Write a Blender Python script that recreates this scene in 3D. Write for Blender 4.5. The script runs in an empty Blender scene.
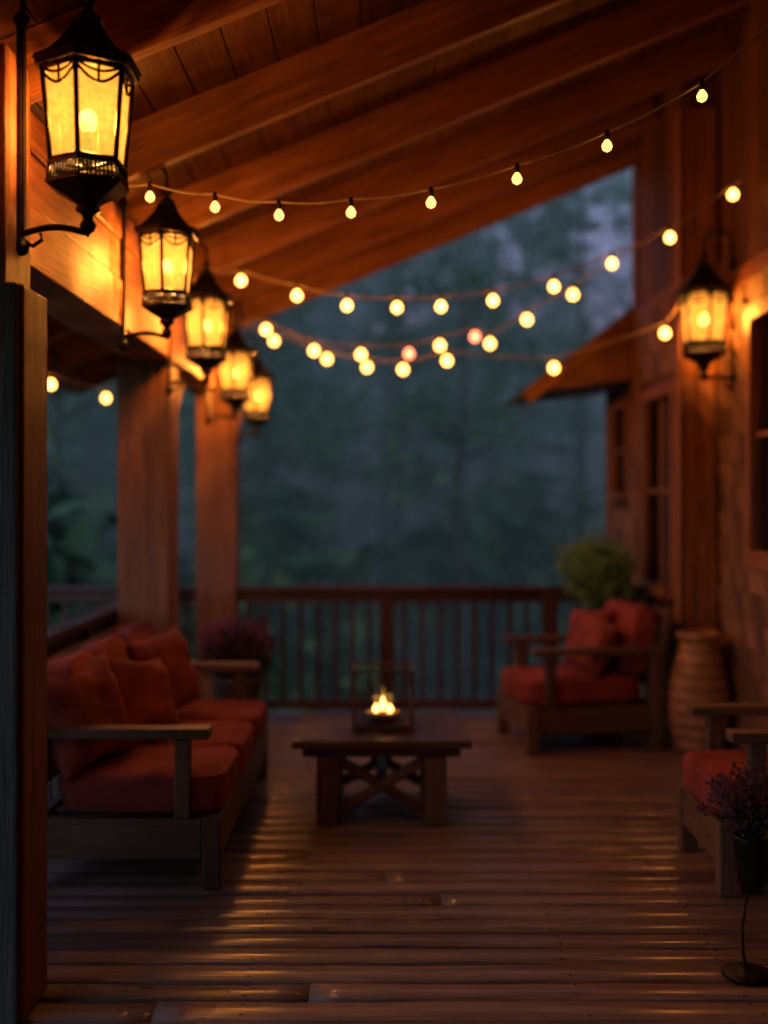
import bpy, bmesh, math, random
from mathutils import Vector, Matrix, Euler, noise
random.seed(7)
R=random.random
def U(a,b): return a+(b-a)*random.random()
sc=bpy.context.scene
sc.view_settings.view_transform='Standard'; sc.view_settings.look='None'; sc.view_settings.exposure=0
col=sc.collection

# ---------------------------------------------------------------- materials
def base(name):
    m=bpy.data.materials.new(name); m.use_nodes=True
    nt=m.node_tree; b=nt.nodes['Principled BSDF']
    return m,nt,nt.nodes,nt.links,b
def N(ns,t,**k):
    n=ns.new(t)
    for a,v in k.items(): setattr(n,a,v)
    return n
def wood(name,dark,light,rough=0.55,bump=0.25,var=0.35,gs=(1.6,22),grey=None,rv=(.18,.2),coat=0):
    m,nt,ns,lk,b=base(name)
    tc=N(ns,'ShaderNodeTexCoord')
    mp=N(ns,'ShaderNodeMapping'); mp.inputs['Scale'].default_value=(gs[0],gs[1],1)
    lk.new(tc.outputs['UV'],mp.inputs['Vector'])
    n1=N(ns,'ShaderNodeTexNoise'); n1.inputs['Scale'].default_value=1; n1.inputs['Detail'].default_value=7; n1.inputs['Roughness'].default_value=.62; n1.inputs['Distortion'].default_value=.9
    lk.new(mp.outputs[0],n1.inputs['Vector'])
    mp2=N(ns,'ShaderNodeMapping'); mp2.inputs['Scale'].default_value=(gs[0]*3.5,gs[1]*8,1)
    lk.new(tc.outputs['UV'],mp2.inputs['Vector'])
    n2=N(ns,'ShaderNodeTexNoise'); n2.inputs['Scale'].default_value=1; n2.inputs['Detail'].default_value=3
    lk.new(mp2.outputs[0],n2.inputs['Vector'])
    cr=N(ns,'ShaderNodeValToRGB'); cr.color_ramp.elements[0].position=.33; cr.color_ramp.elements[1].position=.68
    cr.color_ramp.elements[0].color=(*dark,1); cr.color_ramp.elements[1].color=(*light,1)
    lk.new(n1.outputs['Fac'],cr.inputs[0])
    g=N(ns,'ShaderNodeNewGeometry')
    mr=N(ns,'ShaderNodeMapRange'); mr.inputs['To Min'].default_value=1-var; mr.inputs['To Max'].default_value=1+var*.7
    lk.new(g.outputs['Random Per Island'],mr.inputs['Value'])
    mx=N(ns,'ShaderNodeMixRGB',blend_type='MULTIPLY'); mx.inputs[0].default_value=1
    lk.new(cr.outputs[0],mx.inputs[1]); lk.new(mr.outputs[0],mx.inputs[2])
    mr2=N(ns,'ShaderNodeMapRange'); mr2.inputs['From Min'].default_value=.3; mr2.inputs['From Max'].default_value=.55; mr2.inputs['To Min'].default_value=.6; mr2.inputs['To Max'].default_value=1.05
    lk.new(n2.outputs['Fac'],mr2.inputs['Value'])
    mx2=N(ns,'ShaderNodeMixRGB',blend_type='MULTIPLY'); mx2.inputs[0].default_value=1
    lk.new(mx.outputs[0],mx2.inputs[1]); lk.new(mr2.outputs[0],mx2.inputs[2])
    out=mx2.outputs[0]
    n3=N(ns,'ShaderNodeTexNoise'); n3.inputs['Scale'].default_value=1.3; n3.inputs['Detail'].default_value=5
    lk.new(tc.outputs['Object'],n3.inputs['Vector'])
    if grey:
        c3=N(ns,'ShaderNodeValToRGB'); c3.color_ramp.elements[0].position=.4; c3.color_ramp.elements[1].position=.65
        lk.new(n3.outputs['Fac'],c3.inputs[0])
        ml=N(ns,'ShaderNodeMath',operation='MULTIPLY'); ml.inputs[1].default_value=.6
        lk.new(c3.outputs[0],ml.inputs[0])
        m3=N(ns,'ShaderNodeMixRGB'); lk.new(ml.outputs[0],m3.inputs[0]); lk.new(out,m3.inputs[1])
        m4=N(ns,'ShaderNodeMixRGB',blend_type='MULTIPLY'); m4.inputs[0].default_value=1; m4.inputs[1].default_value=(*grey,1)
        lk.new(mr2.outputs[0],m4.inputs[2]); lk.new(m4.outputs[0],m3.inputs[2]); out=m3.outputs[0]
    lk.new(out,b.inputs['Base Color'])
    rr=N(ns,'ShaderNodeMapRange'); rr.inputs['From Min'].default_value=.3; rr.inputs['From Max'].default_value=.7; rr.inputs['To Min'].default_value=max(.1,rough-rv[0]); rr.inputs['To Max'].default_value=rough+rv[1]
    lk.new(n3.outputs['Fac'],rr.inputs['Value']); lk.new(rr.outputs[0],b.inputs['Roughness'])
    if coat:
        b.inputs['Coat Weight'].default_value=coat; b.inputs['Coat Roughness'].default_value=.2
    ad=N(ns,'ShaderNodeMath',operation='ADD'); lk.new(n1.outputs['Fac'],ad.inputs[0]); lk.new(n2.outputs['Fac'],ad.inputs[1])
    bp=N(ns,'ShaderNodeBump'); bp.inputs['Strength'].default_value=bump; bp.inputs['Distance'].default_value=.012
    lk.new(ad.outputs[0],bp.inputs['Height']); lk.new(bp.outputs[0],b.inputs['Normal'])
    return m
def plain(name,c,rough=.6,metal=0,ns_scale=12,var=.3,bump=.15,bd=.004,sheen=0):
    m,nt,ns,lk,b=base(name)
    tc=N(ns,'ShaderNodeTexCoord'); n=N(ns,'ShaderNodeTexNoise'); n.inputs['Scale'].default_value=ns_scale; n.inputs['Detail'].default_value=5
    lk.new(tc.outputs['Object'],n.inputs['Vector'])
    cr=N(ns,'ShaderNodeValToRGB'); cr.color_ramp.elements[0].position=.3; cr.color_ramp.elements[1].position=.7
    cr.color_ramp.elements[0].color=tuple(x*(1-var) for x in c)+(1,); cr.color_ramp.elements[1].color=tuple(min(1,x*(1+var)) for x in c)+(1,)
    lk.new(n.outputs['Fac'],cr.inputs[0]); lk.new(cr.outputs[0],b.inputs['Base Color'])
    b.inputs['Roughness'].default_value=rough; b.inputs['Metallic'].default_value=metal
    if sheen: b.inputs['Sheen Weight'].default_value=sheen
    n2=N(ns,'ShaderNodeTexNoise'); n2.inputs['Scale'].default_value=ns_scale*9; n2.inputs['Detail'].default_value=3
    lk.new(tc.outputs['Object'],n2.inputs['Vector'])
    bp=N(ns,'ShaderNodeBump'); bp.inputs['Strength'].default_value=bump; bp.inputs['Distance'].default_value=bd
    lk.new(n2.outputs['Fac'],bp.inputs['Height']); lk.new(bp.outputs[0],b.inputs['Normal'])
    return m
def emis(name,c,s,samp=True):
    m=bpy.data.materials.new(name); m.use_nodes=True; nt=m.node_tree; nt.nodes.clear()
    e=nt.nodes.new('ShaderNodeEmission'); e.inputs[0].default_value=(*c,1); e.inputs[1].default_value=s
    o=nt.nodes.new('ShaderNodeOutputMaterial'); nt.links.new(e.outputs[0],o.inputs[0])
    if not samp: m.cycles.emission_sampling='NONE'
    return m
def leafmat(name,c1,c2,tr=.3):
    m=bpy.data.materials.new(name); m.use_nodes=True; nt=m.node_tree; ns=nt.nodes; lk=nt.links; ns.clear()
    g=N(ns,'ShaderNodeNewGeometry'); tc=N(ns,'ShaderNodeTexCoord')
    n=N(ns,'ShaderNodeTexNoise'); n.inputs['Scale'].default_value=.7; n.inputs['Detail'].default_value=3
    lk.new(tc.outputs['Object'],n.inputs['Vector'])
    ad=N(ns,'ShaderNodeMath',operation='ADD'); lk.new(n.outputs['Fac'],ad.inputs[0]); lk.new(g.outputs['Random Per Island'],ad.inputs[1])
    mr=N(ns,'ShaderNodeMapRange'); mr.inputs['From Min'].default_value=.35; mr.inputs['From Max'].default_value=1.6; lk.new(ad.outputs[0],mr.inputs['Value'])
    mx=N(ns,'ShaderNodeMixRGB'); mx.inputs[1].default_value=(*c1,1); mx.inputs[2].default_value=(*c2,1); lk.new(mr.outputs[0],mx.inputs[0])
    d=N(ns,'ShaderNodeBsdfDiffuse'); lk.new(mx.outputs[0],d.inputs[0])
    o=N(ns,'ShaderNodeOutputMaterial')
    if tr>0:
        t=N(ns,'ShaderNodeBsdfTranslucent'); lk.new(mx.outputs[0],t.inputs[0])
        ms=N(ns,'ShaderNodeMixShader'); ms.inputs[0].default_value=tr; lk.new(d.outputs[0],ms.inputs[1]); lk.new(t.outputs[0],ms.inputs[2]); lk.new(ms.outputs[0],o.inputs[0])
    else: lk.new(d.outputs[0],o.inputs[0])
    return m
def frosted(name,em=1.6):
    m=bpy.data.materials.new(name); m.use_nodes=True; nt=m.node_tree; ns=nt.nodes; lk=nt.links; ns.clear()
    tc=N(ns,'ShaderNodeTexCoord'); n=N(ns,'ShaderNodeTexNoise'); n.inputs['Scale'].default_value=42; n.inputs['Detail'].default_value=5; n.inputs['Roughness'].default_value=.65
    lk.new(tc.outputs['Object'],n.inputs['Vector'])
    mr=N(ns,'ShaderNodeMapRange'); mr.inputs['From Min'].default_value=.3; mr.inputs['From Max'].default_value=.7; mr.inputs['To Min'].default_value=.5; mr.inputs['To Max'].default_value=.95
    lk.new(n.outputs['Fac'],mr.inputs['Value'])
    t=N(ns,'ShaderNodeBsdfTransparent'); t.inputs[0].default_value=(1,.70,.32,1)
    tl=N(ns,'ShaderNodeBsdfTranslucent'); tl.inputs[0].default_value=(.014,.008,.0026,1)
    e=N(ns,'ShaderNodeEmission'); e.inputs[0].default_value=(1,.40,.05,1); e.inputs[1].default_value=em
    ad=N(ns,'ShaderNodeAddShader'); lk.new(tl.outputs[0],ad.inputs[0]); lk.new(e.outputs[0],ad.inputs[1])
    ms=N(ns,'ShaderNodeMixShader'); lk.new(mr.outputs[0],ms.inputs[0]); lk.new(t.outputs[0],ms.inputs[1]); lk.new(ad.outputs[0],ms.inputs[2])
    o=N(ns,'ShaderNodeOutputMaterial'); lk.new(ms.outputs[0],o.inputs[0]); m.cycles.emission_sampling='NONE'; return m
def clearglass(name):
    m=bpy.data.materials.new(name); m.use_nodes=True; nt=m.node_tree; ns=nt.nodes; lk=nt.links; ns.clear()
    t=N(ns,'ShaderNodeBsdfTransparent'); t.inputs[0].default_value=(.95,.95,.93,1)
    g=N(ns,'ShaderNodeBsdfGlossy'); g.inputs['Roughness'].default_value=.08
    f=N(ns,'ShaderNodeFresnel'); f.inputs[0].default_value=1.4
    ms=N(ns,'ShaderNodeMixShader'); lk.new(f.outputs[0],ms.inputs[0]); lk.new(t.outputs[0],ms.inputs[1]); lk.new(g.outputs[0],ms.inputs[2])
    o=N(ns,'ShaderNodeOutputMaterial'); lk.new(ms.outputs[0],o.inputs[0]); return m

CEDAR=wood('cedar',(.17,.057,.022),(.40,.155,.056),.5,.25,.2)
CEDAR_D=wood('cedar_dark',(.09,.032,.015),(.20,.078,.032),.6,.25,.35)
POSTW=wood('weathered_post',(.12,.045,.02),(.30,.12,.05),.55,.5,.1,gs=(1.3,16))
POSTG=wood('grey_casing',(.025,.026,.022),(.075,.072,.06),.6,.6,.1,gs=(1.3,16))
DECK=wood('deck_boards',(.11,.066,.052),(.36,.225,.175),.30,.75,.5,gs=(1.2,20),grey=(.28,.22,.20),rv=(.10,.2),coat=.4)
RAILW=wood('rail_wood',(.035,.013,.011),(.085,.03,.024),.5,.2,.3)
FURN=wood('teak',(.09,.052,.034),(.19,.11,.07),.45,.2,.25)
TABW=wood('table_wood',(.065,.029,.02),(.16,.072,.046),.32,.25,.35)
SHING=wood('cedar_shingle',(.14,.065,.035),(.40,.20,.11),.65,.5,.5,gs=(3,30))
ROOFSH=plain('roof_shingle',(.06,.055,.055),.8,0,6,.4,.5,.01)
FAB=plain('red_fabric',(.25,.036,.028),.9,0,5,.3,.5,.003)
FAB2=plain('rust_fabric',(.24,.042,.028),.9,0,6,.3,.5,.003)
IRON=plain('black_iron',(.022,.017,.013),.42,.7,30,.4,.3)
BRONZE=plain('bronze',(.13,.07,.04),.4,.6,30,.3,.2)
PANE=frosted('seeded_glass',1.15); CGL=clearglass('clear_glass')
BULB=emis('bulb_glow',(1,.6,.2),16,False)
SBULB=emis('string_bulb_glow',(1,.37,.065),13,False)
SBULBN=emis('string_bulb_amber',(1,.42,.085),4.2,False)
SBULBR=emis('string_bulb_red',(1,.20,.09),6,False)
FLAME=emis('flame',(1,.45,.10),10,False)
WAX=plain('wax',(.5,.32,.18),.5,0,8,.1,.05)
CABLE=plain('cable',(.38,.27,.18),.6,0,20,.2)
DARKGL,_nt,_ns,_lk,_b=base('window_glass'); _b.inputs['Base Color'].default_value=(.012,.014,.018,1); _b.inputs['Roughness'].default_value=.07
TERRA=plain('terracotta',(.36,.17,.075),.5,0,9,.35,.4)
POTD=plain('dark_pot',(.06,.045,.04),.6,0,9,.3)
LGREEN=leafmat('fern_leaf',(.12,.25,.10),(.28,.46,.21),.35)
LDG=leafmat('dark_leaf',(.02,.045,.02),(.05,.09,.035))
PETAL=leafmat('magenta_petal',(.12,.03,.10),(.30,.10,.24))
PURP=leafmat('dried_purple',(.09,.045,.07),(.24,.13,.19))
BARK=plain('bark',(.06,.05,.042),.9,0,5,.4,.8,.03)

# ---------------------------------------------------------------- mesh builder
class MB:
    def __init__(s): s.v=[];s.f=[];s.u=[];s.m=[];s.s=[]
    def add(s,vs,fs,uv=None,mat=0,smooth=False,M=None):
        o=len(s.v)
        for v in vs:
            v=Vector(v); s.v.append(M@v if M else v)
        for i,f in enumerate(fs):
            s.f.append([o+k for k in f]); s.m.append(mat); s.s.append(smooth)
            if uv: s.u.append(uv[i])
            else: s.u.append([(vs[k][0]+vs[k][1]*.37,vs[k][2]+vs[k][1]*.6) for k in f])
    def box(s,c,sz,rot=None,mat=0,M=None):
        hx,hy,hz=[a/2 for a in sz]
        vs=[(x,y,z) for x in(-hx,hx) for y in(-hy,hy) for z in(-hz,hz)]
        fs=[(0,1,3,2),(4,6,7,5),(0,4,5,1),(2,3,7,6),(0,2,6,4),(1,5,7,3)]
        ax=[0,0,1,1,2,2]; L=max(range(3),key=lambda i:sz[i]); ou,ov=U(0,40),U(0,40)
        uv=[]
        for f,n in zip(fs,ax):
            oth=[a for a in range(3) if a!=n]
            if L in oth: a=L; b=[q for q in oth if q!=L][0]
            else: a,b=oth
            uv.append([(vs[k][a]+ou,vs[k][b]+ov+n*.3) for k in f])
        T=Matrix.Translation(c)
        if rot is not None: T=T@(rot if isinstance(rot,Matrix) else Euler(rot).to_matrix().to_4x4())
        if M: T=M@T
        s.add(vs,fs,uv,mat,False,T)
    def bb(s,x0,x1,y0,y1,z0,z1,mat=0,M=None): s.box(((x0+x1)/2,(y0+y1)/2,(z0+z1)/2),(abs(x1-x0),abs(y1-y0),abs(z1-z0)),None,mat,M)
    def beam(s,p0,p1,w,h,mat=0,side=Vector((0,1,0))):
        p0=Vector(p0);p1=Vector(p1);d=(p1-p0);L=d.length;x=d.normalized();y=(side-side.dot(x)*x).normalized();z=x.cross(y)
        Mr=Matrix((x,y,z)).transposed().to_4x4()
        s.box((p0+p1)/2,(L,w,h),Mr,mat)
    def lathe(s,pr,n=24,c=(0,0,0),mat=0,smooth=True,ph=0,M=None,cap=False):
        vs=[];fs=[];uv=[]
        for r,z in pr:
            for i in range(n):
                a=ph+2*math.pi*i/n; vs.append((c[0]+r*math.cos(a),c[1]+r*math.sin(a),c[2]+z))
        for j in range(len(pr)-1):
            for i in range(n):
                k=(i+1)%n; fs.append((j*n+i,j*n+k,(j+1)*n+k,(j+1)*n+i)); uv.append([(i/n,j*.1),((i+1)/n,j*.1),((i+1)/n,j*.1+.1),(i/n,j*.1+.1)])
        if cap:
            fs.append(tuple(range(n-1,-1,-1))); uv.append([(0,0)]*n)
            fs.append(tuple((len(pr)-1)*n+i for i in range(n))); uv.append([(0,0)]*n)
        s.add(vs,fs,uv,mat,smooth,M)
    def tube(s,pts,r,n=8,mat=0,M=None):
        pts=[Vector(p) for p in pts]; vs=[];fs=[];uv=[]
        rs=r if isinstance(r,(list,tuple)) else [r]*len(pts)
        ref=Vector((0,0,1))
        for i,p in enumerate(pts):
            t=(pts[min(i+1,len(pts)-1)]-pts[max(i-1,0)]).normalized()
            a=t.cross(ref)
            if a.length<.1: a=t.cross(Vector((0,1,0)))
            a.normalize(); b=t.cross(a)
            for k in range(n):
                q=2*math.pi*k/n; vs.append(p+(a*math.cos(q)+b*math.sin(q))*rs[i])
        for j in range(len(pts)-1):
            for i in range(n):
                k=(i+1)%n; fs.append((j*n+i,j*n+k,(j+1)*n+k,(j+1)*n+i)); uv.append([(j*.2,i*.05),(j*.2,i*.05+.05),(j*.2+.2,i*.05+.05),(j*.2+.2,i*.05)])
        fs.append(tuple(range(n-1,-1,-1))); uv.append([(0,0)]*n)
        fs.append(tuple((len(pts)-1)*n+i for i in range(n))); uv.append([(0,0)]*n)
        s.add(vs,fs,uv,mat,True,M)
    def sphere(s,c,r,mat=0,n=12,m=8,sz=1,M=None):
        pr=[(max(1e-4,r*math.sin(math.pi*j/m)),-r*sz*math.cos(math.pi*j/m)) for j in range(m+1)]
        s.lathe(pr,n,c,mat,True,0,M)
    def obj(s,name,mats,parent=None,bevel=0,loc=None):
        me=bpy.data.meshes.new(name); me.from_pydata([tuple(v) for v in s.v],[],s.f)
        for m in mats: me.materials.append(m)
        me.polygons.foreach_set('material_index',s.m); me.polygons.foreach_set('use_smooth',s.s)
        ul=me.uv_layers.new(name='UVMap'); flat=[c for f in s.u for p in f for c in p]; ul.data.foreach_set('uv',flat)
        me.update()
        o=bpy.data.objects.new(name,me); col.objects.link(o)
        if parent: o.parent=parent
        if loc: o.location=loc
        if bevel:
            b=o.modifiers.new('bev','BEVEL'); b.width=bevel; b.segments=2; b.limit_method='ANGLE'; b.angle_limit=.6
        return o
def grp(name,loc=(0,0,0),rz=0):
    e=bpy.data.objects.new(name,None); e.location=loc; e.rotation_euler=(0,0,rz); e.empty_display_size=.2; col.objects.link(e); return e
def plight(name,parent,loc,w,c=(1,.43,.115),r=.03):
    l=bpy.data.lights.new(name,'POINT'); l.energy=w; l.color=c; l.shadow_soft_size=r
    o=bpy.data.objects.new(name,l); o.parent=parent; o.location=loc; col.objects.link(o); return o
def cubegrid(n=12):
    bm=bmesh.new(); bmesh.ops.create_cube(bm,size=2); bmesh.ops.subdivide_edges(bm,edges=bm.edges[:],cuts=n,use_grid_fill=True)
    vs=[tuple(v.co) for v in bm.verts]; fs=[tuple(v.index for v in f.verts) for f in bm.faces]; bm.free(); return vs,fs
CG=cubegrid(19)
def cushion(mb,size,M,mat=0,n=7,puff=.18,wr=.012):
    sx,sy,sz=size; sd=U(0,99); vs=[]
    for x,y,z in CG[0]:
        k=(abs(x)**n+abs(y)**n+abs(z)**n)**(-1/n); x*=k;y*=k;z*=k
        z*=1+puff*(1-x*x)*(1-y*y); 
        p=Vector((x*sx/2,y*sy/2,z*sz/2)); q=noise.noise_vector(p*5+Vector((sd,0,0)))*wr+noise.noise_vector(p*13+Vector((sd,0,0)))*wr*.6
        vs.append(p+q)
    mb.add(vs,CG[1],None,mat,True,M)
    r=.97
    for zz in (-.78,.78):
        pts=[]
        for i in range(41):
            a=2*math.pi*i/40; c,s_=math.cos(a),math.sin(a); k=(abs(c)**n+abs(s_)**n)**(-1/n)
            pts.append((c*k*sx/2*r,s_*k*sy/2*r,zz*sz/2))
        mb.tube(pts,.006,5,mat,M)
def pillow(mb,w,h,M,mat=0):
    sd=U(0,99); vs=[]
    for x,y,z in CG[0]:
        t=max(0,(1-x**4)*(1-y**4))**.55
        X=x*(1-.09*(1-y*y)); Y=y*(1-.09*(1-x*x)); Z=z*(t*.95+.05)
        p=Vector((X*w/2,Y*w/2,Z*h/2)); q=noise.noise_vector(p*6+Vector((sd,0,0)))*.022+noise.noise_vector(p*15+Vector((sd,0,0)))*.012
        vs.append(p+q)
    mb.add(vs,CG[1],None,mat,True,M)

# ---------------------------------------------------------------- ground & forest
def gz(x,y):
    d=max(0,min(1,(y-22)/75)); d=d*d*(3-2*d)
    return -1.3-.05*max(0,min(12,y-8))+d*17+noise.noise(Vector((x*.06,y*.06,0)))*.8
NG=90; cs=[math.copysign(abs(t)**2.6,t)*1600 for t in [(-1+2*i/NG) for i in range(NG+1)]]
mb=MB(); vs=[(x,y+8,gz(x,y+8)) for y in cs for x in cs]
fs=[(j*(NG+1)+i,j*(NG+1)+i+1,(j+1)*(NG+1)+i+1,(j+1)*(NG+1)+i) for j in range(NG) for i in range(NG)]
mb.add(vs,fs,None,0,True)
mb.obj('ground',[plain('forest_floor',(.035,.05,.028),.95,0,.6,.5,.6,.05)])

def tree_mesh(kind,seed,lm):
    random.seed(seed); mb=MB(); H=U(17,22)
    if kind=='bush': H=2.6
    if kind!='bush':
        pts=[(noise.noise(Vector((z*.15,seed,0)))*.5,noise.noise(Vector((z*.15,seed,9)))*.5,z) for z in [H*i/8 for i in range(9)]]
        mb.tube(pts,[.30*(1-i/9)+.03 for i in range(9)],8,0)
    cl=[]
    if kind=='conifer':
        z=H*.24
        while z<H:
            t=(z-H*.24)/(H*.76); rr=(1-t)**.8*2.8+.25
            for k in range(int(4+4*(1-t))):
                a=U(0,6.28); r1=rr*U(.6,1.05); e=Vector((math.cos(a)*r1,math.sin(a)*r1,z-r1*.22))
                mb.tube([(0,0,z),e*.5+Vector((0,0,z*.5+.1)),e],[.05,.035,.01],4,0)
                for q in (.4,.7,1): cl.append((Vector((0,0,z)).lerp(e,q),.45+.25*(1-q),7))
            z+=U(.65,1.0)
    elif kind=='broad':
        for k in range(24):
            z=U(H*.3,H*.9); a=U(0,6.28); t=(z/H); L=U(1.6,4.2)*math.sin(min(1,(1.12-t)*1.6)*1.57)
            e=Vector((math.cos(a)*L,math.sin(a)*L,z+L*U(.1,.6)))
            mb.tube([(0,0,z),e*.5+Vector((0,0,z*.5-.15)),e],[.1,.06,.02],5,0)
            for q in range(4): cl.append((e+Vector((U(-1,1),U(-1,1),U(-.6,.8))),U(.6,1.1),14))
    else:
        for k in range(26): 
            a=U(0,6.28); r=U(0,1.6); cl.append((Vector((math.cos(a)*r,math.sin(a)*r,U(.2,2.3-r*.7))),.5,16))
    vs=[];fs=[]
    for c,r,n in cl:
        for i in range(n):
            d=Vector((random.gauss(0,1),random.gauss(0,1),random.gauss(0,.8))); d=d.normalized()*r*R()**.5; p=c+d
            a=Vector((random.gauss(0,1),random.gauss(0,1),random.gauss(0,.6))).normalized(); b=a.cross(Vector((U(-.6,.6),U(-.6,.6),1))).normalized()
            s_=U(.14,.32); o=len(vs); vs+=[p+a*s_,p+b*s_*.6,p-a*s_,p-b*s_*.6]; fs.append((o,o+1,o+2,o+3))
    mb.add(vs,fs,None,1,False)
    o=mb.obj('tree_mesh',[BARK,lm]); me=o.data; bpy.data.objects.remove(o); return me
L1m=leafmat('leaf_near',(.035,.08,.035),(.11,.19,.07),0); L2m=leafmat('leaf_mid',(.03,.07,.045),(.08,.15,.075),0)
TM={0:[tree_mesh('conifer',1,L1m),tree_mesh('broad',2,L1m)],1:[tree_mesh('conifer',3,L2m),tree_mesh('broad',4,L2m),tree_mesh('conifer',5,L2m)]}
BM=[tree_mesh('bush',8,L1m),tree_mesh('bush',9,L2m)]
forest=grp('forest'); random.seed(11)
def plant(me,x,y,s,nm='tree'):
    o=bpy.data.objects.new(nm,me); o.parent=forest; o.location=(x,y,gz(x,y)-.1); o.rotation_euler=(0,0,U(0,6.28)); o.scale=(s*U(.9,1.15),s*U(.9,1.15),s); col.objects.link(o)
for i in range(9):
    y=U(19,30); x=U(-.55,.45)*y
    if 1<x<9: continue
    plant(random.choice(TM[0]),x,y,U(.8,1.05))
for i in range(24):
    y=U(32,52); x=U(-.55,.5)*y
    if .09<x/y<.23: continue
    plant(random.choice(TM[1]),x,y,U(.75,1.05))
for i in range(30):
    y=U(55,90); x=U(-.5,.5)*y
    if .10<x/y<.22: continue
    plant(random.choice(TM[1]),x,y,U(.8,1.0))
for (x,y,s) in ((1.2,17,.34),(3.4,19,.42),(-2.0,18.5,.36),(-5,17,.4),(.2,24,.45),(2.6,26,.5),(7.5,44,.62),(5.2,40,.55)): plant(TM[0][1],x,y,s)
for (x,y,s) in ((6.1,38,.8),): plant(TM[1][0],x,y,s)
for i in range(36):
    y=U(13,38); x=U(-.55,.4)*y
    if x>3 and y<17: continue
    plant(random.choice(BM),x,y,U(.8,1.6),'bush')
for i in range(14):
    x=random.choice([-1,1])*U(18,35); y=U(-20,15); plant(random.choice(TM[1]),x,y,U(.8,1.0))
m=bpy.data.materials.new('mist'); m.use_nodes=True; nt=m.node_tree; nt.nodes.clear()
vsn=nt.nodes.new('ShaderNodeVolumeScatter'); vsn.inputs['Color'].default_value=(.60,.99,.80,1); vsn.inputs['Density'].default_value=.032; vsn.inputs['Anisotropy'].default_value=.0
oo=nt.nodes.new('ShaderNodeOutputMaterial'); nt.links.new(vsn.outputs[0],oo.inputs['Volume'])
mb=MB(); mb.bb(-75,75,12,105,-9,14); mb.obj('mist',[m])

# ---------------------------------------------------------------- deck
random.seed(21)
deck=grp('porch_deck')
mb=MB(); y=-2.0; W=.138
while y<8.28:
    x=-3.2-U(0,7.5)
    while x<2.24:
        L=U(7.5,9); x1=min(x+L,2.24); xs=max(x,-3.2)
        if 2.24-x1<.5: x1=2.24
        if x1-xs>.05:
            w=W*U(.90,.94); n=max(2,int((x1-xs)/.10)); dz=U(-.0025,.0025); tilt=U(-.003,.003); ou,ov=U(0,60),U(0,60); sd=U(0,99)
            vs=[];fs=[];uv=[]
            for i in range(n+1):
                X=xs+.002+(x1-xs-.004)*i/n
                j1=noise.noise(Vector((X*2.2,sd,0)))*.008+noise.noise(Vector((X*9,sd,0)))*.004; j2=noise.noise(Vector((X*2.2,sd,7)))*.008+noise.noise(Vector((X*9,sd,7)))*.004; jz=noise.noise(Vector((X*1.3,sd,3)))*.005+dz
                a=y+(W-w)/2+j1; b=y+(W+w)/2+j2
                vs+=[(X,a,-.035),(X,a,-.012+jz),(X,a+.010,-.002+jz+tilt),(X,(a+b)/2,.002+jz),(X,b-.010,-.002+jz-tilt),(X,b,-.012+jz),(X,b,-.035)]
            vv=[0,.03,.04,.1,.16,.17,.2]
            for i in range(n):
                for k in range(6):
                    fs.append((i*7+k,(i+1)*7+k,(i+1)*7+k+1,i*7+k+1)); u0,u1=vs[i*7][0]+ou,vs[(i+1)*7][0]+ou
                    uv.append([(u0,vv[k]+ov),(u1,vv[k]+ov),(u1,vv[k+1]+ov),(u0,vv[k+1]+ov)])
            fs.append((0,1,2,3,4,5,6)); uv.append([(0,0)]*7); fs.append(tuple(n*7+k for k in range(6,-1,-1))); uv.append([(0,0)]*7)
            mb.add(vs,fs,uv,0,True)
        x=x1 if x1>=2.24 else x+L
    y+=W
mb.obj('boards',[DECK],deck)
mb=MB()
for x in [-3.15+.54*i for i in range(11)]: mb.bb(x-.02,x+.02,-1.95,8.26,-.24,-.037)
mb.bb(-3.2,2.24,8.285,8.32,-.26,-.02); mb.bb(-3.245,-3.21,-2,8.32,-.26,-.02)
for x in (-3,-1.2,.6,2):
    for y in (0,4,8): mb.bb(x-.07,x+.07,y-.07,y+.07,-2.6,-.245)
mb.obj('joists',[CEDAR_D],deck,.003)
mb=MB()
for j in range(-14,60):
    yy=-2+(j+14.5)*W
    for x in (-2.61,-1.53,-.45,.63,1.17):
        for q in (-.035,.035):
            mb.lathe([(.004,.0),(.004,.003),(.0001,.0035)],8,(x+U(-.012,.012),yy+q+U(-.006,.006),0),0)
mb.obj('screws',[IRON],deck)

# ---------------------------------------------------------------- posts
def post(x0,x1,y0,y1,zt,casing=None):
    cx,cy=(x0+x1)/2,(y0+y1)/2; g=grp('porch_post',(cx,cy,0)); mb=MB()
    mb.bb(x0-cx,x1-cx,y0-cy,y1-cy,0.004,zt)
    if casing:
        h=casing; e=.055
        mb.bb(x1-cx+.002,x1-cx+e,y0-cy-.002,y1-cy,0.004,h); mb.bb(x0-cx,x1-cx+e-.012,y0-cy-.032,y0-cy-.004,.004,h,1)
    mb.obj('timber',[POSTW,POSTG],g,.008)
    return g
p=post(-1.50,-1.155,3.36,3.6,3.0,2.26)
post(-1.54,-1.24,6.35,6.65,2.395)
p3=post(-1.37,-1.08,8.0,8.27,3.0)
mb=MB(); mb.beam((0,.7,0),(0,0,-.65),.1,.1,0,Vector((1,0,0)))
mb.obj('knee_brace',[CEDAR_D],bpy.data.objects['porch_post.001'],.005,loc=(0,.15,2.42))

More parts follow.
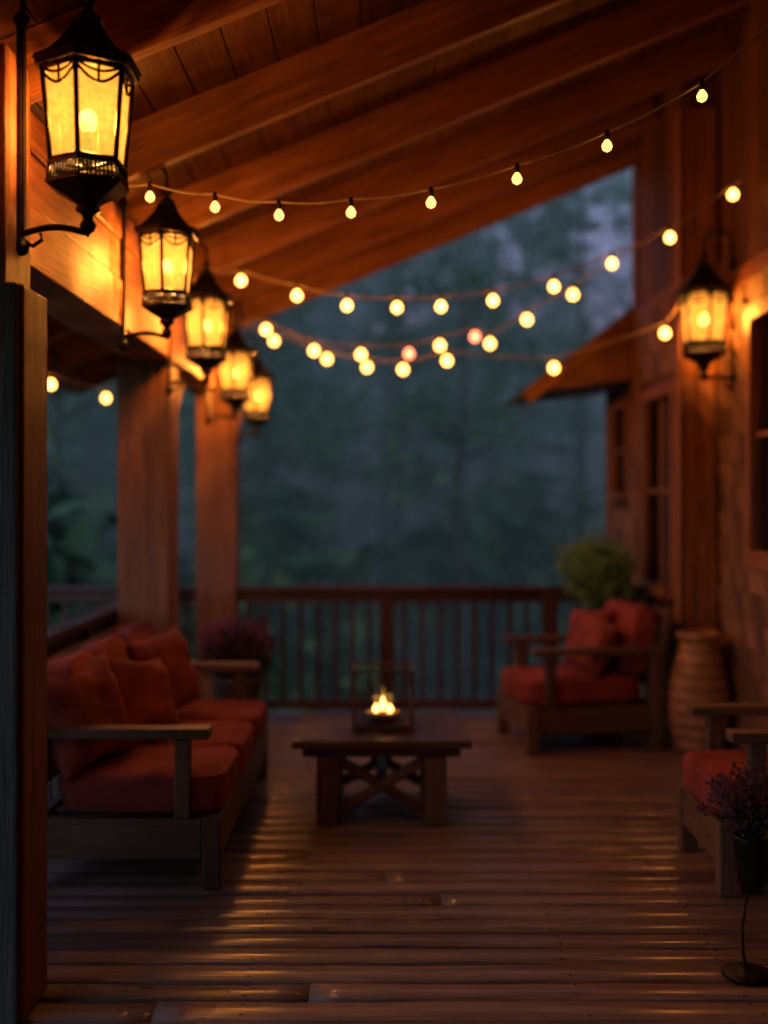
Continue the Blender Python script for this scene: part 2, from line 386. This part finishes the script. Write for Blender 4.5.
# ---------------------------------------------------------------- roof
S=.41; Z0=3.47
def zu(x): return Z0+S*x
roof=grp('porch_roof',(0,0,0)); mb=MB()
for (a,b) in ((-1.98,3.355),(3.605,7.995),(8.275,8.5)):
    mb.bb(-1.46,-1.21,a,b,2.40,2.615); mb.bb(-1.46,-1.222,a,b,2.619,2.80); mb.bb(-1.46,-1.212,a,b,2.804,2.94)
mb.obj('side_beam',[CEDAR],roof,.008)
mb=MB()
for i,yy in enumerate([-.6,.5,1.6,2.7,3.78,4.84,5.9,6.95,7.9]):
    xe=2.22 if yy<7.3 else 1.99
    c=Vector((-.41,0,1)).normalized()*.11
    mb.beam(Vector((-2.3,yy,zu(-2.3)))+c,Vector((xe,yy,zu(xe)))+c,.065,.22)
mb.obj('rafters',[CEDAR],roof,.006)
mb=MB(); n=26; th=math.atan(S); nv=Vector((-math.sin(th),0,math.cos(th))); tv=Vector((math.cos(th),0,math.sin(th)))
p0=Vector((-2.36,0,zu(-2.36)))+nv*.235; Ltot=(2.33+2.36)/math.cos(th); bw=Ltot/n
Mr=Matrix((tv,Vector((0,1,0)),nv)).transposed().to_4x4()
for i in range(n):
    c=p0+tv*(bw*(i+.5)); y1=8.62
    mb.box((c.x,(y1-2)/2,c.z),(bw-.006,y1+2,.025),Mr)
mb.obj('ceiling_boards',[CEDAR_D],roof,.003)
mb=MB()
c=p0+tv*Ltot/2+nv*.04; mb.box((c.x,3.3,c.z),(Ltot+.1,10.75,.05),Mr); mb.obj('roof_shingles',[ROOFSH],roof)
mb=MB(); c=nv*.09
mb.beam(Vector((-2.4,8.60,zu(-2.4)))+c,Vector((2.25,8.60,zu(2.25)))+c,.05,.30)
mb.bb(-2.43,-2.38,-2,8.57,zu(-2.4)-.06,zu(-2.4)+.24)
mb.obj('fascia',[CEDAR],roof,.005)

# ---------------------------------------------------------------- railing
def railing(name,p0,p1,newels):
    g=grp(name,p0); d=Vector(p1)-Vector(p0); L=d.length; g.rotation_euler=(0,0,math.atan2(d.y,d.x)); mb=MB()
    mb.bb(0,L,-.065,.065,.925,.965); mb.bb(0,L,-.022,.022,.85,.922); mb.bb(0,L,-.022,.022,.07,.13)
    x=.08
    while x<L-.03:
        if all(abs(x-n)>.09 for n in newels): mb.box((x+U(-.003,.003),0,.49),(.030,.030,.716),(0,0,U(-.03,.03)))
        x+=.128
    for n in newels: mb.bb(n-.055,n+.055,-.052,.052,.004,.922)
    mb.obj('rail_and_balusters',[RAILW],g,.004); return g
railing('deck_railing',(-3.2,8.1,0),(-1.372,8.1,0),[.06])
railing('deck_railing',(-1.078,8.1,0),(1.995,8.1,0),[1.10,2.3])
railing('deck_railing',(-1.62,3.7,0),(-1.62,8.03,0),[.06,2.2])

# ---------------------------------------------------------------- cabin
cab=grp('cabin_house',(0,0,0)); random.seed(5)
def wallX(mb,mbs,X,y0,y1,z0,z1,ops,shz=2.95,thick=.12):
    ys=sorted({y0,y1,*[o[0] for o in ops],*[o[1] for o in ops]}); zs=sorted({z0,z1,*[o[2] for o in ops],*[o[3] for o in ops]})
    for a,b in zip(ys,ys[1:]):
        for c,d in zip(zs,zs[1:]):
            my,mz=(a+b)/2,(c+d)/2
            if any(o[0]<my<o[1] and o[2]<mz<o[3] for o in ops): continue
            mb.bb(X,X+thick,a,b,c,d)
    z=z0; row=0
    while z<shz:
        y=y0-U(0,.1)
        while y<y1:
            w=U(.09,.19); a,b=max(y,y0),min(y+w-.006,y1)
            if b-a>.02 and not any(b>o[0]-.09 and a<o[1]+.09 and z+.17>o[2]-.09 and z<o[3]+.09 for o in ops):
                h=.185; dz=U(-.01,.01); t=U(.014,.026)
                mbs.box((X-.018,(a+b)/2,z+h/2+dz),(t,b-a,h),(0,-.13+U(-.01,.01),0))
            y+=w
        z+=.165; row+=1
    y=y0
    while y<y1-.01:
        b=min(y+.19,y1)
        if shz+.02<z1: mbs.bb(X-.02-U(0,.003),X-.001,y+.003,b-.004,shz+.06,z1,1)
        y+=.19
mb=MB(); ms=MB()
op1=[(5.45,6.62,1.30,2.68)]; op2=[(7.52,8.28,1.0,2.33)]; op3=[(8.95,9.45,1.66,2.36)]
wallX(mb,ms,2.25,-2.2,7.3,-1.8,4.8,[(2.0,3.0,.02,2.1)]+op1)
wallX(mb,ms,2.0,7.32,8.63,-1.8,4.52,op2)
wallX(mb,ms,2.0,8.64,9.7,-1.8,2.9,op3,2.55)
mb.bb(2.01,2.24,7.30,7.42,-1.8,4.5)
mb.bb(2.13,6,9.58,9.7,-1.8,2.9)
x=-3.2  # back wall behind the camera, unseen, added to block sky light from the rear
while x<2.24:
    b=min(x+.2,2.24); 
    if not (b>-.2 and x<.8): ms.bb(x+.002,b-.004,-2.04-U(0,.004),-2.015,.0,4.7,1)
    else: ms.bb(x+.002,b-.004,-2.04-U(0,.004),-2.015,2.12,4.7,1)
    x+=.2
mb.bb(-3.2,2.24,-2.16,-2.05,-1.8,4.8)  # solid backing of the added sky-blocking wall
mb.bb(-.17,.77,-2.046,-2.01,.01,2.1)
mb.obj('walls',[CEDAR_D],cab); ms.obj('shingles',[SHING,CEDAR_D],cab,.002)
mb=MB()
mb.bb(1.96,2.07,7.27,7.295,.004,4.2); mb.bb(2.075,2.20,7.275,7.295,.004,4.2); mb.bb(1.955,1.985,7.27,7.40,.004,4.2)
mb.bb(1.955,1.99,8.56,8.66,-.3,4.2); mb.bb(1.955,1.99,9.62,9.72,-1.8,2.6)
mb.bb(1.965,1.985,7.41,8.55,2.96,3.08); mb.bb(2.205,2.235,-1.4,7.26,2.93,3.05)
def winX(X,o,nv,nh,fw=.09):
    y0,y1,z0,z1=o
    mb.bb(X-.05,X+.03,y0-fw,y0,z0-fw,z1+fw); mb.bb(X-.05,X+.03,y1,y1+fw,z0-fw,z1+fw)
    mb.bb(X-.053,X+.03,y0+.001,y1-.001,z1+.001,z1+fw); mb.bb(X-.09,X+.03,y0+.001,y1-.001,z0-fw,z0-.001)
    for i in range(1,nv): c=y0+(y1-y0)*i/nv; mb.bb(X-.015,X+.02,c-.016,c+.016,z0,z1)
    for i in range(1,nh): c=z0+(z1-z0)*i/nh; mb.bb(X-.012,X+.017,y0,y1,c-.016,c+.016)
winX(2.25,op1[0],2,2,.11); winX(2.0,op2[0],2,2,.08); winX(2.0,op3[0],1,2,.06); winX(2.25,(2.0,3.0,.11,2.1),1,2,.1)
mb.obj('trim',[CEDAR],cab,.004)
mb=MB()
for X,o in ((2.25,op1[0]),(2.0,op2[0]),(2.0,op3[0]),(2.25,(2.0,3.0,.02,2.1))): mb.bb(X+.03,X+.04,o[0],o[1],o[2],o[3])
mb.obj('window_glass',[DARKGL],cab)
mb=MB(); y0,y1=8.67,9.95
tip=(1.17,2.46); wt=(1.95,3.04); wb=(1.95,2.55)
vs=[(tip[0],y0,tip[1]),(wt[0],y0,wt[1]),(wb[0],y0,wb[1]),(tip[0],y1,tip[1]),(wt[0],y1,wt[1]),(wb[0],y1,wb[1])]
mb.add(vs,[(0,2,1),(3,4,5),(0,1,4,3),(0,3,5,2),(1,2,5,4)]); mb.obj('hood_frame',[CEDAR],cab,.004)
mb=MB(); mb.beam((1.10,(y0+y1)/2,2.435),(2.0,(y0+y1)/2,3.115),y1-y0+.08,.05,0); 
mb.bb(2.0,6,8.66,10,3.10,3.16)
mb.obj('hood_shingles',[ROOFSH],cab,.004)
mb=MB(); mb.beam((1.11,y0-.045,2.40),(1.95,y0-.045,3.035),.03,.10,0); mb.obj('hood_rake',[CEDAR],cab,.004)

# ---------------------------------------------------------------- lanterns
def lantern(loc,sc_,w,arm=.2,rz=0,pl=(-.42,.30)):
    g=grp('wall_lantern',loc,rz); g.scale=(sc_,)*3
    mb=MB(); ph=math.pi/6
    hexp=lambda pr,sm=False,c=False: mb.lathe(pr,6,(0,0,0),0,sm,ph,None,c)
    hexp([(.140,.127),(.166,.130),(.168,.150),(.150,.165),(.118,.195),(.088,.228),(.062,.262),(.052,.285),(.056,.292),(.040,.300)],c=True)
    mb.lathe([(.036,.298),(.038,.312),(.018,.322),(.014,.335),(.026,.350),(.026,.362),(.012,.375),(.006,.395),(.0005,.40)],14)
    for i in range(6):
        a0,a1=ph+i*math.pi/3,ph+(i+1)*math.pi/3
        P0=Vector((math.cos(a0),math.sin(a0),0)); P1=Vector((math.cos(a1),math.sin(a1),0))
        for k in range(9):
            q=P0.lerp(P1,(k+.5)/9)*.168; mb.sphere((q.x,q.y,.156),.0085,0,6,4)
        t0,t1=P0*.142,P1*.142
        mb.tube([t0.lerp(t1,s/10)+Vector((0,0,.112-.046*math.sin(math.pi*s/10)))for s in range(11)],.0055,5)
        mb.tube([t0.lerp(t1,s/10)+Vector((0,0,.121-.022*math.sin(math.pi*s/10)))for s in range(11)],.005,5)
        mid=P0.lerp(P1,.5)
        mb.tube([mid*.143+Vector((0,0,.125)),mid*.141+Vector((0,0,.066))],.0045,5)
        mb.tube([P0*.143+Vector((0,0,.130)),P0*.117+Vector((0,0,-.162))],.0085,6)
        mb.tube([P0*.141+Vector((0,0,.124)),P1*.141+Vector((0,0,.124))],.009,5)
        mb.tube([P0*.118+Vector((0,0,-.155)),P1*.118+Vector((0,0,-.155))],.007,5)
        for k in range(10):
            q=P0.lerp(P1,(k+.5)/10); mb.tube([q*.124+Vector((0,0,-.168)),q*.130+Vector((0,0,-.222))],.0038,5)
    hexp([(.112,-.160),(.128,-.162),(.130,-.172),(.118,-.174)]); hexp([(.118,-.215),(.132,-.218),(.134,-.230),(.118,-.240),(.085,-.258),(.05,-.276),(.034,-.290)])
    mb.lathe([(.034,-.288),(.040,-.304),(.020,-.318),(.016,-.332),(.027,-.348),(.022,-.366),(.008,-.376),(.0005,-.39)],14)
    for i in range(3):
        a=ph+i*math.pi/3; d=Vector((math.cos(a),math.sin(a),0))*.12; mb.tube([d+Vector((0,0,-.168)),-d+Vector((0,0,-.168))],.006,6)
    mb.lathe([(.014,-.17),(.014,-.055)],10)
    mb.bb(-arm-.014,-arm,-.024,.024,pl[0],pl[1]); mb.bb(-arm-.002,-arm+.006,-.015,.015,pl[0]+.03,pl[1]-.03)
    for z in pl: mb.sphere((-arm-.005,0,z),.026,0,10,6)
    pts=[(-arm,0,-.375)]
    for s in range(1,12):
        t=s/11; pts.append((-arm+arm*t,0,-.375+.02*math.sin(t*math.pi)))
    mb.tube(pts,[.011]*11+[.009],8)
    mb.tube([(-arm+.005,0,-.40),(-arm+.03,0,-.415),(-arm+.06,0,-.395),(-arm+.055,0,-.375)],.007,6)
    hp=[]
    for s in range(15):
        a=math.pi-s/14*math.pi; hp.append((-arm/2+arm/2*math.cos(a),0,.43+.075*math.sin(a)))
    mb.tube([(-arm,0,pl[1]-.04),(-arm,0,.36)]+hp+[(0,0,.39)],.0095,8)
    mb.obj('iron_frame',[IRON],g,0)
    mb=MB()
    for i in range(6):
        a0,a1=ph+i*math.pi/3,ph+(i+1)*math.pi/3; c=lambda a,r,z:(math.cos(a)*r,math.sin(a)*r,z)
        mb.add([c(a0,.113,-.158),c(a1,.113,-.158),c(a1,.138,.122),c(a0,.138,.122)],[(0,1,2,3)],None,0)
    mb.obj('glass_panes',[PANE],g)
    mb=MB(); mb.sphere((0,0,-.02),.030,0,14,9,1.25); mb.obj('bulb',[BULB],g)
    plight('bulb_light',g,(0,0,-.02),w,r=.042)
    return g
k=3.48/1100
lantern(((88-384)*k,3.48,1.6+385*k),1.0,280,arm=.205)
lantern((-1.006,5.1,2.70),.92,270,arm=.215)
lantern((-1.0,6.2,2.60),.92,250,arm=.222)
lantern((-1.02,7.55,2.49),.88,210,arm=.21,pl=(-.40,.38))
lantern((-.94,8.13,2.385),.84,190,arm=.16)
lantern((2.035,7.0,2.77),1.08,310,arm=.165,rz=math.pi)

# ---------------------------------------------------------------- string lights
def px(x,y,d): return Vector(((x-384)/1100*d,d,1.6-(y-500)/1100*d))
def strings(pts,d0,d1,ends,r,red=(),near=False):
    n=len(pts); W_=[px(a,b-6,d0+(d1-d0)*i/(n-1 or 1)) for i,(a,b) in enumerate(pts)]
    g=grp('string_lights',tuple(W_[0])); o=W_[0]
    path=[Vector(ends[0])]+W_+[Vector(ends[1])]; mb=MB(); full=[]
    for a,b in zip(path,path[1:]):
        for s in range(8):
            t=s/8; p=a.lerp(b,t); p=p+Vector((0,0,-.012*math.sin(math.pi*t))); full.append(p-o)
    full.append(path[-1]-o)
    mb.tube(full,.005,6); m2=MB(); 
    for i,p in enumerate(W_):
        q=p-o; mb.lathe([(.004,.008),(.009,.004),(.010,-.024),(.007,-.03)],10,(q.x,q.y,q.z),1)
        mt=1 if i in red else 0
        pr=[(.006,-.028),(r*.75,-.034-r*.3),(r,-.034-r*.9),(r*.8,-.034-r*1.6),(.0005,-.034-r*2.05)]
        m2.lathe(pr,12,(q.x,q.y,q.z),mt)
    mb.obj('cable',[CABLE,IRON],g); m2.obj('bulbs',[SBULBN if near else SBULB,SBULBR],g)
strings([(150,190),(215,200),(279,208),(351,205),(431,195),(517,171),(607,138),(702,88)],4.4,4.0,((-1.2,4.5,2.90),(2.2,3.9,4.0)),.020,near=True)
strings([(241,276),(297,291),(347,301),(397,303),(441,302),(493,296),(554,282),(612,259),(670,233),(733,190)],6.5,6.5,((-1.2,6.5,2.93),(2.2,6.5,3.55)),.031)
strings([(266,326),(314,347),(361,351),(409,350),(440,342),(475,333),(490,340),(527,316),(573,291)],7.6,7.6,((-1.2,7.6,2.85),(1.97,7.6,3.5)),.035,red=(3,5))
strings([(274,338),(327,356),(367,364),(403,366),(447,357),(554,364),(665,329)],8.3,7.2,((-1.06,8.2,2.9),(1.97,7.2,2.95)),.035)
strings([(51,380),(106,395)],6.6,7.6,((-2.35,5.8,2.5),(-1.4,8.0,2.5)),.031)

# ---------------------------------------------------------------- seating
def seating(name,loc,rz,L,D,ns_,pill):
    g=grp(name,loc,rz); mb=MB()
    for y in (0,L-.07):
        mb.bb(D-.075,D,y,y+.07,.004,.298); mb.bb(0,.07,y,y+.07,.004,.62)
    if L>1.2: mb.bb(D-.072,D-.003,L/2-.035,L/2+.035,.004,.12); mb.bb(0.003,.07,L/2-.035,L/2+.035,.004,.12)
    mb.bb(D-.05,D-.006,.072,L-.072,.125,.290); mb.bb(.012,.055,.072,L-.072,.125,.290)
    for y in (.010,L-.053): mb.bb(.072,D-.077,y,y+.043,.125,.290)
    n=int(L/.13)
    for i in range(n): yy=.1+(L-.2)*i/(n-1); mb.bb(.057,D-.052,yy-.03,yy+.03,.255,.275)
    for y in (-.015,L-.085):
        mb.bb(-.01,D-.045,y,y+.10,.622,.665)
        mb.bb(D-.19,D-.125,y+.02,y+.08,.292,.620)
    for y in (.035,L-.035)+((L/2,) if L>1.2 else ()):
        mb.beam((.045,y,.30),(-.055,y,.86),.055,.04)
    mb.beam((-.052,.0,.84),(-.052,L,.84),.04,.08,0,Vector((1,0,0))); mb.beam((.02,.06,.42),(.02,L-.06,.42),.03,.06,0,Vector((1,0,0)))
    n=int(L/.14)
    for i in range(n): yy=.11+(L-.22)*i/(n-1); mb.beam((.018,yy,.44),(-.048,yy,.81),.05,.015)
    mb.obj('wood_frame',[FURN],g,.006)
    mb=MB(); m=(L-.06)/ns_
    for i in range(ns_):
        c=.03+m*(i+.5)
        cushion(mb,(D-.10,m-.012,.17),Matrix.Translation((D/2+.06,c,.385))@Euler((0,U(-.01,.02),U(-.01,.01))).to_matrix().to_4x4(),0,7,.16)
        cushion(mb,(.46,m-.02,.15),Matrix.Translation((.115,c,.685))@Euler((0,math.radians(-100)+U(-.03,.03),U(-.02,.02))).to_matrix().to_4x4(),0,5,.45)
    mb.obj('cushions',[FAB],g)
    mb=MB()
    for (x,y,z,w,ry,rzz,rx) in pill:
        M=Matrix.Translation((x,y,z))@Euler((0,0,rzz)).to_matrix().to_4x4()@Euler((0,math.radians(90)+ry,0)).to_matrix().to_4x4()@Euler((0,0,rx)).to_matrix().to_4x4()
        pillow(mb,w,.17,M)
    mb.obj('throw_pillows',[FAB2],g)
    return g
seating('outdoor_sofa',(-1.47,4.5,0),0,1.85,.80,3,[(.20,.20,.685,.44,-.30,-.45,.12),(.34,.66,.675,.38,-.42,-.45,-.15),(.33,1.22,.70,.44,-.3,-.5,.1)])
seating('outdoor_armchair',(1.66,7.72,0),math.radians(190),.70,.90,1,[(.32,.24,.68,.40,-.3,.3,.1),(.38,.48,.665,.38,-.4,.15,-.15)])
seating('outdoor_armchair',(2.15,5.06,0),math.radians(180),.64,.80,1,[(.3,.3,.68,.4,-.3,.1,.1)])

# ---------------------------------------------------------------- coffee table
tb=grp('coffee_table',(-.012,5.74,0)); mb=MB()
n=6; wd=.88; dp=.76
for i in range(n): mb.bb(-wd/2,wd/2,-dp/2+dp/n*i+.001,-dp/2+dp/n*(i+1)-.002,.385,.425)
mb.bb(-wd/2+.05,wd/2-.05,-dp/2+.05,-dp/2+.08,.335,.383); mb.bb(-wd/2+.05,wd/2-.05,dp/2-.08,dp/2-.05,.335,.383)
for sx in (-1,1):
    for sy in (-1,1):
        mb.bb(sx*.265-.055,sx*.265+.055,sy*.29-.055,sy*.29+.055,.004,.334)
for sy in (-1,1):
    mb.beam((-.21,sy*.285,.06),(.21,sy*.285,.31),.045,.05); mb.beam((-.21,sy*.285-.004,.31),(-.02,sy*.285-.004,.197),.04,.05); mb.beam((.02,sy*.285-.004,.173),(.21,sy*.285-.004,.06),.04,.05)
mb.bb(-.03,.03,-.26,.26,.17,.20)
mb.obj('table_frame',[TABW],tb,.005)
cl=grp('candle_lantern',(-.005,5.72,.427)); mb=MB(); w=.15
mb.bb(-w-.012,w+.012,-w-.012,w+.012,.002,.016,1); mb.bb(-w,w,-w,w,.017,.032,1)
for sx in (-1,1):
    for sy in (-1,1): mb.bb(sx*w-.006,sx*w+.006,sy*w-.006,sy*w+.006,.033,.31)
for z in (.304,): 
    for sy in (-1,1): mb.bb(-w+.007,w-.007,sy*w-.006,sy*w+.006,z-.006,z+.006); mb.bb(sy*w-.006,sy*w+.006,-w+.007,w-.007,z-.006,z+.006)
mb.obj('metal_frame',[BRONZE,TABW],cl,.001)
mb=MB()
for s in (-1,1): mb.bb(-w+.007,w-.007,s*w-.0015,s*w+.0015,.034,.296); mb.bb(s*w-.0015,s*w+.0015,-w+.007,w-.007,.034,.296)
mb.obj('glass',[CGL],cl)
mb=MB(); m2=MB()
mb.lathe([(.001,.033),(.05,.034),(.085,.055),(.092,.075),(.088,.076),(.05,.05),(.001,.048)],28)
for (x,y,h,fh) in ((-.036,.0,.035,.9),(.036,-.01,.035,.9),(.0,.015,.042,1.4)):
    mb.lathe([(.001,.04),(.028,.04),(.029,.034+h),(.025,.031+h),(.001,.029+h)],18,(x,y,0))
    z=.034+h; m2.lathe([(.0005,z-.002),(.014,z+.010*fh),(.018,z+.018*fh),(.013,z+.032*fh),(.005,z+.046*fh),(.0005,z+.056*fh)],10,(x,y,0))
mb.obj('candles',[WAX],cl); m2.obj('flames',[FLAME],cl)
plight('candle_light',cl,(0,.015,.105),24,(1,.34,.08),.012)

# ---------------------------------------------------------------- plants & pots
def leaves(mb,c,rad,n,ls,mat=0,up=.3,asp=.35):
    vs=[];fs=[]
    for i in range(n):
        d=Vector((random.gauss(0,1),random.gauss(0,1),random.gauss(0,1))).normalized()*(R()**.45); p=Vector((c[0]+d.x*rad[0],c[1]+d.y*rad[1],c[2]+d.z*rad[2]))
        a=(d+Vector((U(-.6,.6),U(-.6,.6),U(-.4,.6)+up))).normalized(); b=a.cross(Vector((U(-1,1),U(-1,1),U(-1,1)))).normalized(); s_=ls*U(.6,1.3)
        o=len(vs); vs+=[p,p+a*s_*.5+b*s_*asp*.5,p+a*s_,p+a*s_*.5-b*s_*asp*.5]; fs.append((o,o+1,o+2,o+3))
    mb.add(vs,fs,None,mat,False)
random.seed(3)
g=grp('potted_fern',(1.53,7.90,0)); mb=MB()
mb.lathe([(.001,.004),(.08,.004),(.09,.03),(.105,.5),(.12,.74),(.124,.78),(.11,.785),(.10,.74),(.001,.73)],24); mb.obj('pot',[POTD],g)
mb=MB()
for i in range(120):
    a=U(0,6.28); l=U(.05,.5); h=U(.2,.62)*(1-.5*l); p0_=Vector((0,0,.76)); p1_=Vector((math.cos(a)*l*.4,math.sin(a)*l*.25,.76+h*.75)); p2_=Vector((math.cos(a)*l*.62,math.sin(a)*l*.32,.76+h))
    mb.tube([p0_,p1_,p2_],[.003,.002,.001],4,0)
    for j in range(12):
        t=.25+.75*j/11; p=p0_.lerp(p1_,t*2) if t<.5 else p1_.lerp(p2_,t*2-1); leaves(mb,p,(.025,.025,.025),3,.06,0,.4,.3)
mb.obj('fronds',[LGREEN],g)
g=grp('potted_magenta_flowers',(-.98,7.35,0)); mb=MB()
mb.lathe([(.001,.004),(.12,.004),(.13,.03),(.165,.38),(.18,.40),(.18,.43),(.16,.43),(.155,.40),(.001,.39)],24); mb.obj('pot',[POTD],g)
mb=MB(); leaves(mb,(0,0,.55),(.22,.2,.18),900,.06,0); leaves(mb,(0,0,.62),(.25,.22,.19),1100,.032,1,.2,.9)
mb.obj('flower_mass',[LDG,PETAL],g)
g=grp('ribbed_jar',(2.0,6.98,0)); mb=MB(); pr=[(.001,.004),(.13,.004)]
for i in range(110):
    t=i/109; z=.01+t*.70; r=.135+.045*math.sin(min(1,t*1.25)*math.pi*.95)-(.04 if t>.8 else 0)*((t-.8)/.2) + .012*abs(math.sin(t*math.pi*9))
    pr.append((r,z))
pr+=[(.135,.72),(.145,.75),(.13,.765),(.115,.75),(.11,.6),(.001,.55)]
mb.lathe(pr,36); mb.obj('jar_body',[TERRA],g)
g=grp('dried_flower_stand',(1.22,3.7,0)); mb=MB()
mb.lathe([(.001,.004),(.082,.004),(.084,.012),(.07,.019),(.012,.024),(.001,.025)],28)
mb.tube([(0,0,.02),(-.012,0,.08),(-.015,0,.16),(-.004,0,.24),(.01,0,.30)],.005,8)
mb.lathe([(.001,.28),(.035,.285),(.05,.33),(.062,.46),(.066,.475),(.058,.475),(.05,.45),(.001,.44)],20,(.015,0,0))
mb.obj('iron_stand',[IRON],g)
mb=MB()
for i in range(80):
    a=U(0,6.28); l=U(.01,.15); h=U(.08,.22); e=Vector((.0+math.cos(a)*l,math.sin(a)*l,.45+h))
    mb.tube([(.015,0,.45),Vector((.015,0,.45)).lerp(e,.5)+Vector((0,0,.02)),e],.0012,4,1)
    leaves(mb,e,(.018,.018,.03),26,.014,0,.3,.8); leaves(mb,Vector((.015,0,.45)).lerp(e,.6),(.02,.02,.03),8,.02,1,.3,.5)
mb.obj('dried_flowers',[PURP,LDG],g)

# ---------------------------------------------------------------- world / sun / camera
w=bpy.data.worlds.new("World"); sc.world=w; w.use_nodes=True; nt=w.node_tree; bg=nt.nodes['Background']
sky=nt.nodes.new('ShaderNodeTexSky'); sky.sky_type='NISHITA'; sky.sun_disc=False; sky.sun_elevation=math.radians(48); sky.sun_rotation=math.radians(200)
sky.air_density=1.0; sky.ozone_density=2.0; sky.dust_density=.6
nt.links.new(sky.outputs[0],bg.inputs[0]); bg.inputs[1].default_value=.15
s=bpy.data.lights.new('sun','SUN'); s.energy=.05; s.angle=math.radians(15); s.color=(1,.85,.7)
so=bpy.data.objects.new('sun',s); col.objects.link(so); az=math.radians(200); el=math.radians(48)
dirv=Vector((math.sin(az)*math.cos(el),math.cos(az)*math.cos(el),math.sin(el))); so.rotation_euler=dirv.to_track_quat('Z','Y').to_euler(); so.location=(0,0,30)
cam=bpy.data.cameras.new('camera'); co=bpy.data.objects.new('camera',cam); col.objects.link(co)
co.location=(0,0,1.6); co.rotation_euler=(math.radians(90),0,0)
cam.sensor_fit='VERTICAL'; cam.sensor_height=36; cam.sensor_width=27; cam.lens=1100/1024*36; cam.shift_y=-12/1024
cam.clip_end=5000; cam.clip_start=.05
cam.dof.use_dof=True; cam.dof.focus_distance=3.9; cam.dof.aperture_fstop=.64; cam.dof.aperture_blades=0
sc.camera=co
